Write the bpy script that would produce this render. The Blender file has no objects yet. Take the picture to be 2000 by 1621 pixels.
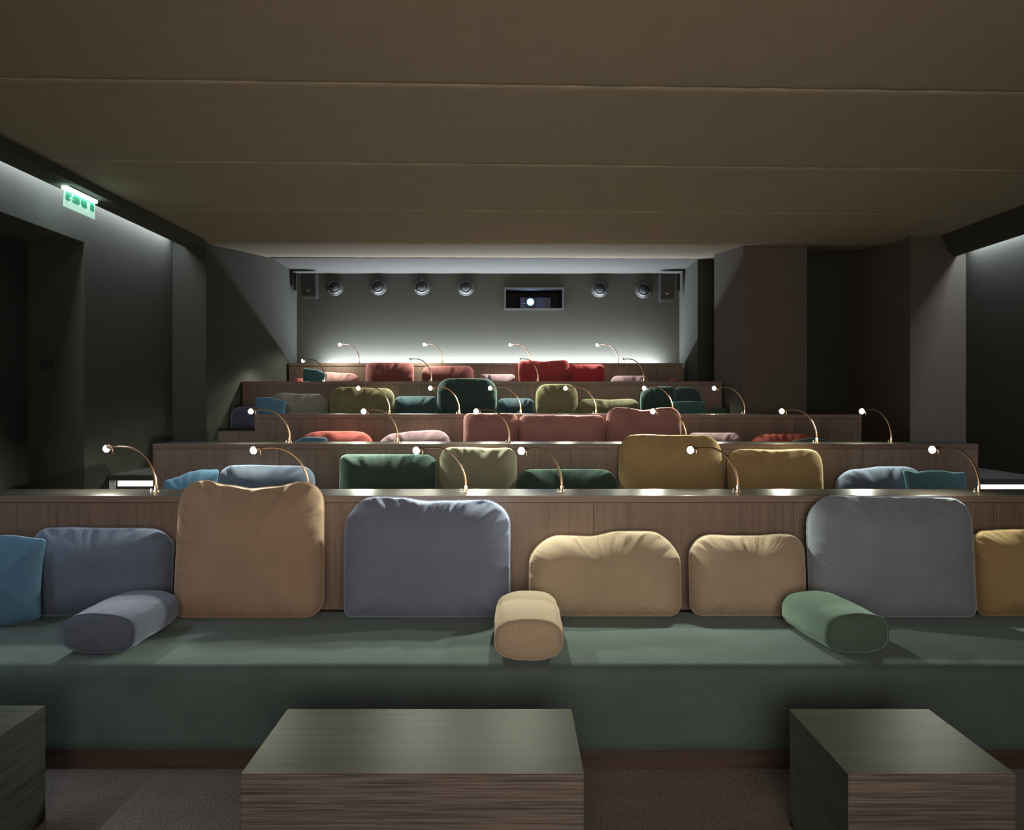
import bpy, bmesh, math, random
from mathutils import Vector, Matrix, noise

random.seed(7)
sc = bpy.context.scene
COL = sc.collection
F = 1955.0          # focal length in pixels of a 2000 px wide frame
EYE = 1.47          # camera height
HOR = 780.0         # horizon row

# ------------------------------------------------------------------ camera
cd = bpy.data.cameras.new('camera')
cd.sensor_width = 36.0
cd.lens = F / 2000 * 36.0
cd.shift_y = -(810.5 - HOR) / 2000.0
cd.clip_start = 0.05
cam = bpy.data.objects.new('camera', cd)
cam.location = (0, 0, EYE)
cam.rotation_euler = (math.pi / 2, 0, 0)
COL.objects.link(cam)
sc.camera = cam

# ------------------------------------------------------------------ world, exposure
w = bpy.data.worlds.new('world')
sc.world = w
w.use_nodes = True
w.node_tree.nodes['Background'].inputs[0].default_value = (0.6, 0.7, 1.0, 1)
w.node_tree.nodes['Background'].inputs[1].default_value = 0.0
sc.view_settings.view_transform = 'Standard'
sc.view_settings.look = 'None'
sc.view_settings.gamma = 1.0
sc.view_settings.use_curve_mapping = False
sc.view_settings.exposure = 0.0
sc.cycles.use_denoising = True
sc.cycles.max_bounces = 6
sc.cycles.sample_clamp_indirect = 6.0

# ------------------------------------------------------------------ large lights
def area(name, loc, rot, sx, sy, power, col, spread=180):
    l = bpy.data.lights.new(name, 'AREA')
    l.shape = 'RECTANGLE'
    l.size = sx
    l.size_y = sy
    l.energy = power
    l.color = col
    l.spread = math.radians(spread)
    o = bpy.data.objects.new(name, l)
    o.location = loc
    o.rotation_euler = rot
    COL.objects.link(o)
    return o

# glow of the cinema screen on the front wall, behind the camera
area('screen_light', (0.3, -1.8, 1.65), (math.radians(95), 0, 0), 2.2, 2.2, 39, (1.0, 0.83, 0.69), 66)
# LED coves in the slots along both side walls, shining down
area('cove_light_left', (-3.005, 4.0, 2.93), (0, 0, 0), 0.06, 9.8, 66, (0.84, 0.92, 1.0))
area('cove_light_right', (3.865, 3.8, 2.79), (0, 0, 0), 0.05, 9.4, 80, (0.84, 0.92, 1.0))
# LED strip behind the top row, shining up the back wall
area('back_wall_light', (-0.25, 12.72, 1.84), (math.pi, 0, 0), 4.25, 0.04, 180, (0.84, 0.92, 1.0))

LAMP_W = 31.0
LAMP_COL = (0.98, 1.0, 0.81)

# ------------------------------------------------------------------ helpers
def PX(px, D):
    return (px - 1000.0) * D / F
def PZ(py, D):
    return EYE - (py - HOR) * D / F

def link(o, parent=None):
    COL.objects.link(o)
    if parent is not None:
        o.parent = parent
    return o

def tag(o, label=None, cat=None, group=None, kind=None):
    if label: o['label'] = label
    if cat: o['category'] = cat
    if group: o['group'] = group
    if kind: o['kind'] = kind
    return o

def empty(name, loc=(0, 0, 0), rz=0.0):
    o = bpy.data.objects.new(name, None)
    o.empty_display_size = 0.05
    o.location = loc
    o.rotation_euler = (0, 0, rz)
    COL.objects.link(o)
    return o

def mesh_obj(name, bm, mat, parent=None, smooth=False):
    bmesh.ops.recalc_face_normals(bm, faces=bm.faces[:])
    me = bpy.data.meshes.new(name)
    bm.to_mesh(me)
    bm.free()
    if smooth:
        for p in me.polygons: p.use_smooth = True
    if mat is not None: me.materials.append(mat)
    return link(bpy.data.objects.new(name, me), parent)

def add_box(bm, x0, x1, y0, y1, z0, z1, bevel=0.0, seg=2):
    vs = [bm.verts.new((x, y, z)) for x in (x0, x1) for y in (y0, y1) for z in (z0, z1)]
    fs = []
    for q in ((0, 1, 3, 2), (4, 6, 7, 5), (0, 4, 5, 1), (2, 3, 7, 6), (0, 2, 6, 4), (1, 5, 7, 3)):
        fs.append(bm.faces.new([vs[i] for i in q]))
    if bevel > 0:
        es = list({e for f in fs for e in f.edges})
        bmesh.ops.bevel(bm, geom=es, offset=bevel, segments=seg, affect='EDGES', profile=0.5)

def box(name, x0, x1, y0, y1, z0, z1, mat, parent=None, bevel=0.0, seg=2):
    bm = bmesh.new()
    add_box(bm, x0, x1, y0, y1, z0, z1, bevel, seg)
    return mesh_obj(name, bm, mat, parent)

def prism(name, pts, axis, a0, a1, mat, parent=None):
    """Extrude a 2D polygon along an axis ('x': pts are (y,z); 'z': pts are (x,y))."""
    bm = bmesh.new()
    def v(p, a):
        return bm.verts.new((a, p[0], p[1]) if axis == 'x' else (p[0], p[1], a))
    A = [v(p, a0) for p in pts]
    B = [v(p, a1) for p in pts]
    bm.faces.new(A); bm.faces.new(B[::-1])
    n = len(pts)
    for i in range(n):
        bm.faces.new((A[i], A[(i + 1) % n], B[(i + 1) % n], B[i]))
    return mesh_obj(name, bm, mat, parent)

def add_tube(bm, pts, radii, n=10, cap=True):
    pts = [Vector(p) for p in pts]
    rings = []
    up = Vector((0, 1, 0))
    for i, p in enumerate(pts):
        t = (pts[min(i + 1, len(pts) - 1)] - pts[max(i - 1, 0)]).normalized()
        if abs(t.dot(up)) > 0.95: up = Vector((1, 0, 0))
        a = t.cross(up).normalized()
        b = t.cross(a).normalized()
        r = radii[i] if isinstance(radii, (list, tuple)) else radii
        rings.append([bm.verts.new(p + a * math.cos(2 * math.pi * k / n) * r + b * math.sin(2 * math.pi * k / n) * r) for k in range(n)])
    for i in range(len(rings) - 1):
        for k in range(n):
            bm.faces.new((rings[i][k], rings[i][(k + 1) % n], rings[i + 1][(k + 1) % n], rings[i + 1][k]))
    if cap:
        bm.faces.new(rings[0][::-1]); bm.faces.new(rings[-1])

def add_lathe(bm, prof, centre, axis='z', n=24):
    """prof: list of (radius, height along axis)."""
    c = Vector(centre)
    rings = []
    for r, h in prof:
        ring = []
        for k in range(n):
            a = 2 * math.pi * k / n
            if axis == 'z': p = Vector((r * math.cos(a), r * math.sin(a), h))
            else: p = Vector((r * math.cos(a), h, r * math.sin(a)))
            ring.append(bm.verts.new(c + p))
        rings.append(ring)
    for i in range(len(rings) - 1):
        for k in range(n):
            bm.faces.new((rings[i][k], rings[i][(k + 1) % n], rings[i + 1][(k + 1) % n], rings[i + 1][k]))
    if prof[0][0] > 1e-6: bm.faces.new(rings[0][::-1])
    if prof[-1][0] > 1e-6: bm.faces.new(rings[-1])
    bmesh.ops.remove_doubles(bm, verts=bm.verts[:], dist=1e-6)

def catmull(pts, per=6):
    P = [Vector(p) for p in pts]
    out = []
    for i in range(len(P) - 1):
        p0 = P[max(i - 1, 0)]; p1 = P[i]; p2 = P[i + 1]; p3 = P[min(i + 2, len(P) - 1)]
        for k in range(per):
            t = k / per
            out.append(0.5 * ((2 * p1) + (p2 - p0) * t + (2 * p0 - 5 * p1 + 4 * p2 - p3) * t * t + (3 * p1 - p0 - 3 * p2 + p3) * t ** 3))
    out.append(P[-1])
    return out

# ------------------------------------------------------------------ materials
def new_mat(name):
    m = bpy.data.materials.new(name)
    m.use_nodes = True
    nt = m.node_tree
    b = nt.nodes['Principled BSDF']
    return m, nt, b

def nd(nt, typ, **kw):
    n = nt.nodes.new(typ)
    for k, v in kw.items(): setattr(n, k, v)
    return n

def coords(nt, scale=(1, 1, 1), kind='Object', rot=(0, 0, 0)):
    tc = nd(nt, 'ShaderNodeTexCoord')
    mp = nd(nt, 'ShaderNodeMapping')
    mp.inputs['Scale'].default_value = scale
    mp.inputs['Rotation'].default_value = rot
    nt.links.new(tc.outputs[kind], mp.inputs[0])
    return mp.outputs[0]

def noise_tex(nt, vec, scale, detail=3, rough=0.55, dist=0.0):
    n = nd(nt, 'ShaderNodeTexNoise')
    n.inputs['Scale'].default_value = scale
    n.inputs['Detail'].default_value = detail
    n.inputs['Roughness'].default_value = rough
    n.inputs['Distortion'].default_value = dist
    nt.links.new(vec, n.inputs['Vector'])
    return n.outputs['Fac']

def ramp(nt, fac, stops):
    r = nd(nt, 'ShaderNodeValToRGB')
    el = r.color_ramp.elements
    el[0].position, el[0].color = stops[0][0], (*stops[0][1], 1)
    el[1].position, el[1].color = stops[-1][0], (*stops[-1][1], 1)
    for p, c in stops[1:-1]:
        e = el.new(p); e.color = (*c, 1)
    nt.links.new(fac, r.inputs[0])
    return r.outputs[0]

def bump(nt, b, fac, strength, dist=0.01, prev=None):
    n = nd(nt, 'ShaderNodeBump')
    n.inputs['Strength'].default_value = strength
    n.inputs['Distance'].default_value = dist
    nt.links.new(fac, n.inputs['Height'])
    if prev is not None: nt.links.new(prev, n.inputs['Normal'])
    nt.links.new(n.outputs[0], b.inputs['Normal'])
    return n.outputs[0]

def mulc(c, k):
    return tuple(min(1.0, x * k) for x in c)

def fabric(name, col, weave=420.0, sheen=0.35, var=0.16, bstr=0.25, fine_w=0.55):
    m, nt, b = new_mat(name)
    v = coords(nt)
    big = noise_tex(nt, v, 5.0, 4, 0.6)
    fine = noise_tex(nt, v, weave, 2, 0.7)
    mix = nd(nt, 'ShaderNodeMath', operation='MULTIPLY_ADD')
    nt.links.new(fine, mix.inputs[0]); mix.inputs[1].default_value = fine_w
    sc2 = nd(nt, 'ShaderNodeMath', operation='MULTIPLY')
    nt.links.new(big, sc2.inputs[0]); sc2.inputs[1].default_value = 1.0 - fine_w
    nt.links.new(sc2.outputs[0], mix.inputs[2])
    c = ramp(nt, mix.outputs[0], [(0.3, mulc(col, 1 - var * 1.6)), (0.7, mulc(col, 1 + var * 1.6))])
    nt.links.new(c, b.inputs['Base Color'])
    b.inputs['Roughness'].default_value = 0.92
    b.inputs['Specular IOR Level'].default_value = 0.2
    b.inputs['Sheen Weight'].default_value = sheen
    b.inputs['Sheen Roughness'].default_value = 0.45
    b.inputs['Sheen Tint'].default_value = (*[0.15 + 0.85 * x / max(col) for x in col], 1)
    bump(nt, b, fine, bstr, 0.003)
    return m

def wood(name, dark, light, grain=(75, 75, 1.6), rough=0.42, spec=0.4, coat=0.0, bstr=0.12, broad=0.7):
    m, nt, b = new_mat(name)
    tc = nd(nt, 'ShaderNodeTexCoord')
    oi = nd(nt, 'ShaderNodeObjectInfo')
    off = nd(nt, 'ShaderNodeVectorMath', operation='SCALE')
    off.inputs[0].default_value = (13.0, 7.0, 5.0)
    nt.links.new(oi.outputs['Random'], off.inputs['Scale'])
    add = nd(nt, 'ShaderNodeVectorMath', operation='ADD')
    nt.links.new(tc.outputs['Object'], add.inputs[0]); nt.links.new(off.outputs[0], add.inputs[1])
    mp = nd(nt, 'ShaderNodeMapping'); mp.inputs['Scale'].default_value = grain
    nt.links.new(add.outputs[0], mp.inputs[0])
    g = noise_tex(nt, mp.outputs[0], 1.0, 5, 0.62, 0.2)
    mp2 = nd(nt, 'ShaderNodeMapping'); mp2.inputs['Scale'].default_value = tuple(x * 0.1 for x in grain)
    nt.links.new(add.outputs[0], mp2.inputs[0])
    g2 = noise_tex(nt, mp2.outputs[0], 1.0, 3, 0.5, 0.5)
    ma = nd(nt, 'ShaderNodeMath', operation='MULTIPLY_ADD')
    nt.links.new(g2, ma.inputs[0]); ma.inputs[1].default_value = broad
    nt.links.new(g, ma.inputs[2])
    ma2 = nd(nt, 'ShaderNodeMath', operation='MULTIPLY_ADD')
    nt.links.new(oi.outputs['Random'], ma2.inputs[0]); ma2.inputs[1].default_value = 0.10
    nt.links.new(ma.outputs[0], ma2.inputs[2])
    c = ramp(nt, ma2.outputs[0], [(0.62 - (0.7 - broad) * 0.5, dark), (1.0 - (0.7 - broad) * 0.5, light)])
    nt.links.new(c, b.inputs['Base Color'])
    b.inputs['Roughness'].default_value = rough
    b.inputs['Specular IOR Level'].default_value = spec
    b.inputs['Coat Weight'].default_value = coat
    b.inputs['Coat Roughness'].default_value = 0.25
    bump(nt, b, g, bstr, 0.002)
    return m

def plain(name, col, rough=0.5, metal=0.0, spec=0.5, fine=0.0):
    m, nt, b = new_mat(name)
    v = coords(nt)
    n = noise_tex(nt, v, 60.0, 3)
    c = ramp(nt, n, [(0.3, mulc(col, 0.92)), (0.7, mulc(col, 1.06))])
    nt.links.new(c, b.inputs['Base Color'])
    b.inputs['Roughness'].default_value = rough
    b.inputs['Metallic'].default_value = metal
    b.inputs['Specular IOR Level'].default_value = spec
    if fine: bump(nt, b, n, fine, 0.003)
    return m

def emitter(name, col, strength):
    m, nt, b = new_mat(name)
    b.inputs['Base Color'].default_value = (*mulc(col, 0.8), 1)
    b.inputs['Emission Color'].default_value = (*col, 1)
    b.inputs['Emission Strength'].default_value = strength
    return m

M = {}
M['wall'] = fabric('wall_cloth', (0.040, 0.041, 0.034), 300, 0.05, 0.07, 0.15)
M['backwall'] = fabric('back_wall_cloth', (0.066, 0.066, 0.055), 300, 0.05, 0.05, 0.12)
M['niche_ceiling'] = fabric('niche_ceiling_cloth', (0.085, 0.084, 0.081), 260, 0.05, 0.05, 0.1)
M['wall_lit'] = fabric('wall_cloth_lit', (0.095, 0.084, 0.074), 300, 0.05, 0.07, 0.15)  # wall cloth made lighter and warmer, as if caught by the front light
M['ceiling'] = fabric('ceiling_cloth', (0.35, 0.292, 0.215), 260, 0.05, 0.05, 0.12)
M['black'] = plain('matt_black', (0.012, 0.012, 0.013), 0.6)
M['darkvoid'] = plain('dark_depth', (0.02, 0.02, 0.02), 0.8)  # near black stands in for unlit depth in openings
M['veneer'] = wood('walnut_veneer', (0.105, 0.075, 0.060), (0.185, 0.135, 0.105), (130, 130, 2.0), 0.5, 0.3)
M['edge'] = wood('walnut_edge', (0.115, 0.080, 0.066), (0.19, 0.135, 0.11), (2.0, 130, 130), 0.45, 0.3)
M['shelf'] = wood('walnut_shelf', (0.008, 0.007, 0.006), (0.018, 0.016, 0.013), (1.3, 60, 60), 0.30, 0.25, 0.0)
M['plinth'] = wood('plinth_wood', (0.03, 0.02, 0.017), (0.075, 0.05, 0.042), (2.0, 60, 60), 0.5, 0.3)
M['oak_top_sheen'] = wood('dark_oak_top_sheen', (0.010, 0.012, 0.007), (0.066, 0.076, 0.042), (2.0, 90, 90), 0.48, 0.09, 0.0, 0.4, 0.5)  # olive green in the colour imitates the lamps' greenish reflection
M['oak_side'] = wood('dark_oak_side', (0.012, 0.010, 0.009), (0.17, 0.145, 0.13), (4.0, 230, 230), 0.6, 0.25, 0.0, 0.5, 0.25)
M['oak_end_shade'] = wood('dark_oak_end_shade', (0.010, 0.010, 0.010), (0.055, 0.055, 0.052), (150, 4.0, 150), 0.6, 0.25, 0.0, 0.5)  # same oak darkened, shade of the table sides put into the colour
M['carpet'] = fabric('carpet', (0.25, 0.222, 0.215), 130, 0.1, 0.5, 1.0, 0.85)
M['stepcarpet'] = fabric('step_carpet', (0.05, 0.049, 0.046), 170, 0.05, 0.3, 0.6)
M['sofa'] = fabric('sofa_velvet', (0.082, 0.116, 0.114), 230, 0.25, 0.15, 0.25, 0.45)
M['copper'] = plain('copper', (0.80, 0.52, 0.36), 0.28, 1.0)
M['steel'] = plain('steel', (0.75, 0.73, 0.70), 0.25, 1.0)
M['chrome'] = plain('chrome', (0.85, 0.85, 0.87), 0.12, 1.0)
M['glass'] = plain('black_glass', (0.008, 0.008, 0.01), 0.12, 0.0, 1.0)
M['ring'] = plain('grey_flange', (0.05, 0.05, 0.05), 0.35, 0.3)
M['spk'] = plain('speaker_plastic', (0.018, 0.019, 0.021), 0.45)
M['grille'] = plain('speaker_grille', (0.022, 0.023, 0.025), 0.6, 0.0, 0.5, 0.5)
M['badge'] = plain('badge_white', (0.8, 0.8, 0.8), 0.4)
M['frame'] = plain('dark_frame', (0.10, 0.10, 0.10), 0.5)
M['bulb'] = emitter('lamp_bulb', (1.0, 0.95, 0.80), 10.0)
M['strip'] = emitter('step_led', (1.0, 0.98, 0.86), 1.3)
M['lens'] = emitter('projector_lens_light', (0.62, 0.80, 1.0), 60.0)
M['lensrim'] = emitter('projector_lens_rim', (0.12, 0.34, 1.0), 5.0)
M['signbar'] = emitter('exit_sign_bar', (0.70, 1.0, 0.90), 14.0)
M['signgreen'] = emitter('exit_sign_green', (0.03, 0.36, 0.20), 0.55)
M['signwhite'] = emitter('exit_sign_white', (0.62, 1.0, 0.82), 0.6)

FAB = {}
def fab(key, col):
    FAB[key] = fabric('cushion_' + key, col, 210, 0.55, 0.13, 0.35, 0.65)
fab('sky', (0.085, 0.18, 0.27))
fab('bluegrey', (0.12, 0.152, 0.215))
fab('slate', (0.1, 0.118, 0.165))
fab('tan', (0.32, 0.23, 0.165))
fab('purplegrey', (0.15, 0.178, 0.258))
fab('beige', (0.36, 0.29, 0.21))
fab('sand', (0.37, 0.30, 0.215))
fab('green', (0.07, 0.115, 0.095))
fab('greyblue', (0.2, 0.235, 0.29))
fab('ochre', (0.34, 0.245, 0.12))
fab('bottle', (0.045, 0.078, 0.068))
fab('sage', (0.24, 0.24, 0.175))
fab('teal', (0.07, 0.15, 0.17))
fab('coral', (0.48, 0.12, 0.10))
fab('mauve', (0.36, 0.24, 0.27))
fab('pink', (0.38, 0.19, 0.185))
fab('navy', (0.03, 0.032, 0.05))
fab('olive', (0.20, 0.19, 0.11))
fab('stone', (0.25, 0.25, 0.22))
fab('petrol', (0.05, 0.09, 0.11))
fab('deepgreen', (0.035, 0.062, 0.06))
fab('wine', (0.21, 0.07, 0.068))
fab('crimson', (0.36, 0.055, 0.06))
fab('red', (0.40, 0.04, 0.05))

# ------------------------------------------------------------------ setting
XL, XR = -3.05, 3.90
NL, NR = -2.75, 2.14          # niche side walls
DB = 12.8                     # back wall
ZC = 2.87                     # main ceiling
FRONT = -2.0

ROWD = [5.0, 6.85, 8.5, 10.15, 12.2]
ROWZ = [PZ(968, 5.0), PZ(867, 6.85), PZ(809, 8.5), PZ(745, 10.15), PZ(709, 12.2)]
SEATZ = [z - 0.57 for z in ROWZ]
SEATZ[0] = 0.42
FLOORZ = [s - 0.42 for s in SEATZ]
SHELF = 0.37
ROWX = [(-3.0, 3.85), (PX(298, 6.85), PX(1911, 6.85)), (PX(497, 8.5), PX(1683, 8.5)), (NL + 0.015, PX(1410, 10.15)), (NL + 0.03, PX(1334, 12.2))]

tag(box('floor', XL - 0.4, XR + 0.1, FRONT, 5.0 + SHELF, -0.1, 0.0, M['carpet']), 'grey brown carpet of the front floor', None, None, 'structure')
ft = empty('floor_tiers'); tag(ft, 'raised carpeted tiers under the rows', None, None, 'structure')
for k in range(1, 5):
    x0, x1 = (XL, XR) if k < 3 else ((NL, 2.14) if k > 3 else (NL, 2.74))
    if k == 2: x1 = 3.41
    box('tier', x0, x1, ROWD[k - 1] + SHELF, ROWD[k] + SHELF if k < 4 else DB, -0.1, FLOORZ[k], M['stepcarpet'], ft)

# left wall with the doorway
bm = bmesh.new()
add_box(bm, XL - 0.4, XL, FRONT, 5.3, 0, 3.2)
add_box(bm, XL - 0.4, XL, 5.3, 7.14, 2.59, 3.2)
add_box(bm, XL - 0.4, XL, 7.14, 9.0, 0, 3.2)
wl = tag(mesh_obj('wall_left', bm, M['wall']), 'dark cloth side wall with doorway', None, None, 'structure')
tag(box('wall_left_pier', XL - 0.4, NL, 9.0, DB, 0, 3.2, M['wall']), 'cloth pier and side wall of the rear niche', None, None, 'structure')
tag(box('doorway_dark', XL - 0.44, XL - 0.4, 5.25, 7.3, 0.0, 2.7, M['darkvoid']), 'black sheet standing in for the dark depth of the left doorway', None, None, 'structure')  # black sheet fills the opening, where only darkness lies beyond
# right wall, jog, passage and pier
tag(box('wall_right', XR, XR + 0.2, FRONT, 8.6, 0, 3.2, M['wall']), 'dark cloth side wall', None, None, 'structure')
tag(box('wall_right_pier', 3.42, XR + 0.2, 8.6, 12.0, 0, 3.2, M['wall_lit']), 'cloth pier projecting from the right wall', None, None, 'structure')
tag(box('wall_right_column', 2.15, 2.74, 9.3, 10.64, 0, 3.2, M['wall_lit']), 'square cloth covered column beside the fourth row', None, None, 'structure')
tag(box('wall_right_passage', 2.74, 3.42, 10.2, 10.4, 0, 3.2, M['wall']), 'dark wall closing the recess behind the column', None, None, 'structure')
tag(box('wall_right_niche', NR, 2.5, 11.53, DB, 0, 3.2, M['wall']), 'side wall of the rear niche', None, None, 'structure')
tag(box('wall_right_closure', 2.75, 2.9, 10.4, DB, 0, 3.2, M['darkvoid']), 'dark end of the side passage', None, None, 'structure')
# front wall behind the camera
tag(box('wall_front', XL - 0.4, XR + 0.2, FRONT - 0.2, FRONT, 0, 3.3, M['wall']), 'front wall behind the viewer', None, None, 'structure')
# back wall with the projection window
wx0, wx1 = PX(988, DB), PX(1098, DB)
wz0, wz1 = PZ(602, DB), PZ(565, DB)
bm = bmesh.new()
add_box(bm, NL - 0.1, wx0, DB, DB + 0.15, 0, 3.3)
add_box(bm, wx1, 2.9, DB, DB + 0.15, 0, 3.3)
add_box(bm, wx0, wx1, DB, DB + 0.15, 0, wz0)
add_box(bm, wx0, wx1, DB, DB + 0.15, wz1, 3.3)
tag(mesh_obj('wall_back', bm, M['backwall']), 'cloth back wall washed with light from below', None, None, 'structure')
for nm, b6 in (('back', (wx0 - 0.1, wx1 + 0.1, DB + 0.9, DB + 0.95, wz0 - 0.2, wz1 + 0.2)),
               ('left', (wx0 - 0.1, wx0 - 0.05, DB + 0.15, DB + 0.9, wz0 - 0.2, wz1 + 0.2)),
               ('right', (wx1 + 0.05, wx1 + 0.1, DB + 0.15, DB + 0.9, wz0 - 0.2, wz1 + 0.2)),
               ('bottom', (wx0 - 0.05, wx1 + 0.05, DB + 0.15, DB + 0.9, wz0 - 0.05, wz0 - 0.012)),
               ('top', (wx0 - 0.05, wx1 + 0.05, DB + 0.15, DB + 0.9, wz1 + 0.05, wz1 + 0.1))):
    tag(box('wall_booth_' + nm, *b6, M['darkvoid']), 'dark %s of the projection booth behind the window' % nm, None, None, 'structure')
win = empty('window_1', ((wx0 + wx1) / 2, DB, wz0)); tag(win, 'small projection window in back wall', None, None, 'structure')
def wbox(name, x0, x1, y0, y1, z0, z1, mat, parent, bevel=0.0):
    o = box(name, x0, x1, y0, y1, z0, z1, mat, None, bevel)
    o.parent = parent
    o.matrix_parent_inverse = Matrix.Translation(-Vector(parent.location)) if parent.rotation_euler.z == 0 else parent.matrix_basis.inverted()
    return o
fw = 0.022
wbox('window_frame', wx0 - fw, wx1 + fw, DB - 0.015, DB + 0.05, wz1, wz1 + fw, M['frame'], win)
wbox('window_frame', wx0 - fw, wx1 + fw, DB - 0.015, DB + 0.05, wz0 - fw, wz0, M['frame'], win)
wbox('window_frame', wx0 - fw, wx0, DB - 0.015, DB + 0.05, wz0, wz1, M['frame'], win)
wbox('window_frame', wx1, wx1 + fw, DB - 0.015, DB + 0.05, wz0, wz1, M['frame'], win)

# ceiling of stretched cloth panels
ce = empty('ceiling', (0, 0, 0)); tag(ce, 'brown stretched cloth ceiling in wide panels', None, None, 'structure')
SK = 0.045
CX0, CX1 = -2.72, 3.70
def ceil_z(y):
    if y <= 9.0: return ZC
    if y >= 11.4: return 3.08
    return ZC + (y - 9.0) / 2.4 * 0.21
def ceiling_panel(ya, yb, x0, x1, mat, gap=0.004, sk=SK):
    bm = bmesh.new()
    nx, ny = 120, 20
    grid = []
    for i in range(nx + 1):
        x = x0 + (x1 - x0) * i / nx
        col = []
        for j in range(ny + 1):
            t = 0.5 - 0.5 * math.cos(math.pi * j / ny)
            y = (ya + gap) + (yb - ya - 2 * gap) * t + sk * x
            e = min(t, 1 - t)
            # stretched cloth: small gathers along the seams, a hint of sag
            puck = 0.0035 * noise.noise(Vector((x * 9.0, ya * 3.1, 0.0))) * math.exp(-e * 9.0)
            z = ceil_z(y) + puck + 0.008 * math.exp(-e * 160)
            col.append(bm.verts.new((x, y, z)))
        grid.append(col)
    for i in range(nx):
        for j in range(ny):
            bm.faces.new((grid[i][j], grid[i][j + 1], grid[i + 1][j + 1], grid[i + 1][j]))
    ex = bmesh.ops.extrude_face_region(bm, geom=bm.faces[:])
    for g in ex['geom']:
        if isinstance(g, bmesh.types.BMVert): g.co.z += 0.03
    return mesh_obj('ceiling_panel', bm, mat, ce, True)
seams = [-2.2, -1.0, 0.2, 1.5, 2.98, 4.47, 5.98, 7.43, 8.97]
for a, b_ in zip(seams[:-1], seams[1:]):
    ceiling_panel(a, b_, CX0, CX1, M['ceiling'])
ceiling_panel(8.97, 11.4, CX0 - 0.05, CX1, M['ceiling'])
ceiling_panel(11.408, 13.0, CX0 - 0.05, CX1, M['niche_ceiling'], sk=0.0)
tag(box('ceiling_slab', XL - 0.5, XR + 0.3, FRONT - 0.2, 13.2, 3.2, 3.3, M['darkvoid']), 'dark slab above the cloth ceiling', None, None, 'structure')
# bulkheads along the coves
prismL = [(-2.72, 2.91), (-2.72, 2.86), (-2.76, 2.835), (-2.93, 2.835), (-2.95, 2.855), (-2.95, 3.0), (-2.72, 3.0)]
def along_y(name, pts, y0, y1, mat, parent=None):
    bm = bmesh.new()
    A = [bm.verts.new((p[0], y0, p[1])) for p in pts]
    B = [bm.verts.new((p[0], y1, p[1])) for p in pts]
    bm.faces.new(A); bm.faces.new(B[::-1])
    for i in range(len(pts)):
        bm.faces.new((A[i], A[(i + 1) % len(pts)], B[(i + 1) % len(pts)], B[i]))
    return mesh_obj(name, bm, mat, parent)
tag(along_y('trim_1', prismL, FRONT, 9.0, M['wall']), 'dark bulkhead hiding the left cove light', None, None, 'structure')
prismR = [(3.69, 3.0), (3.69, 2.86), (3.74, 2.74), (3.79, 2.70), (3.82, 2.70), (3.82, 3.0)]
tag(along_y('trim_2', prismR, FRONT, 8.6, M['wall']), 'dark bulkhead hiding the right cove light', None, None, 'structure')

# ------------------------------------------------------------------ timber partitions with shelf, one per row
ROWWORD = ['lowest front', 'second', 'third', 'fourth', 'topmost rear']
PLAB = ['wide brown timber partition and shelf right behind the front sofa',
        'brown timber partition with shelf, second one from the front',
        'brown timber partition with shelf behind the pink cushions, third from front',
        'brown timber partition with shelf behind the green and olive cushions',
        'brown timber partition below the glowing back wall, behind the red cushions']
for k in range(5):
    D, Z = ROWD[k], ROWZ[k]
    x0, x1 = ROWX[k]
    p = empty('timber_partition', ((x0 + x1) / 2, D, FLOORZ[k] if k else 0.0))
    tag(p, PLAB[k], 'partition', 'timber partitions of the seating rows')
    depth = SHELF if k < 4 else 0.26
    zb = FLOORZ[k]
    wbox('body', x0 + 0.01, x1 - 0.01, D + 0.022, D + depth - 0.02, zb, Z - 0.036, M['veneer'], p)
    wbox('top_shelf', x0, x1, D + 0.0025, D + depth, Z - 0.034, Z, M['shelf'], p, 0.001)
    wbox('shelf_edge', x0, x1, D, D + 0.0022, Z - 0.034, Z - 0.0008, M['edge'], p)
    # vertical veneer panels one metre wide
    j0 = 1.407 - 1.0 * 6
    xs = [x0] + [j0 + i for i in range(12) if x0 + 0.12 < j0 + i < x1 - 0.12] + [x1]
    for a, b_ in zip(xs[:-1], xs[1:]):
        wbox('panel', a + 0.0012, b_ - 0.0012, D + 0.003, D + 0.022, zb, Z - 0.0365, M['veneer'], p)
    if k in (1, 2, 3, 4):
        for xe in ((x0 - 0.001, x0 + 0.012), (x1 - 0.012, x1 + 0.001)):
            wbox('end_panel', xe[0], xe[1], D + 0.022, D + depth - 0.01, zb, Z - 0.036, M['veneer'], p)

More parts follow.
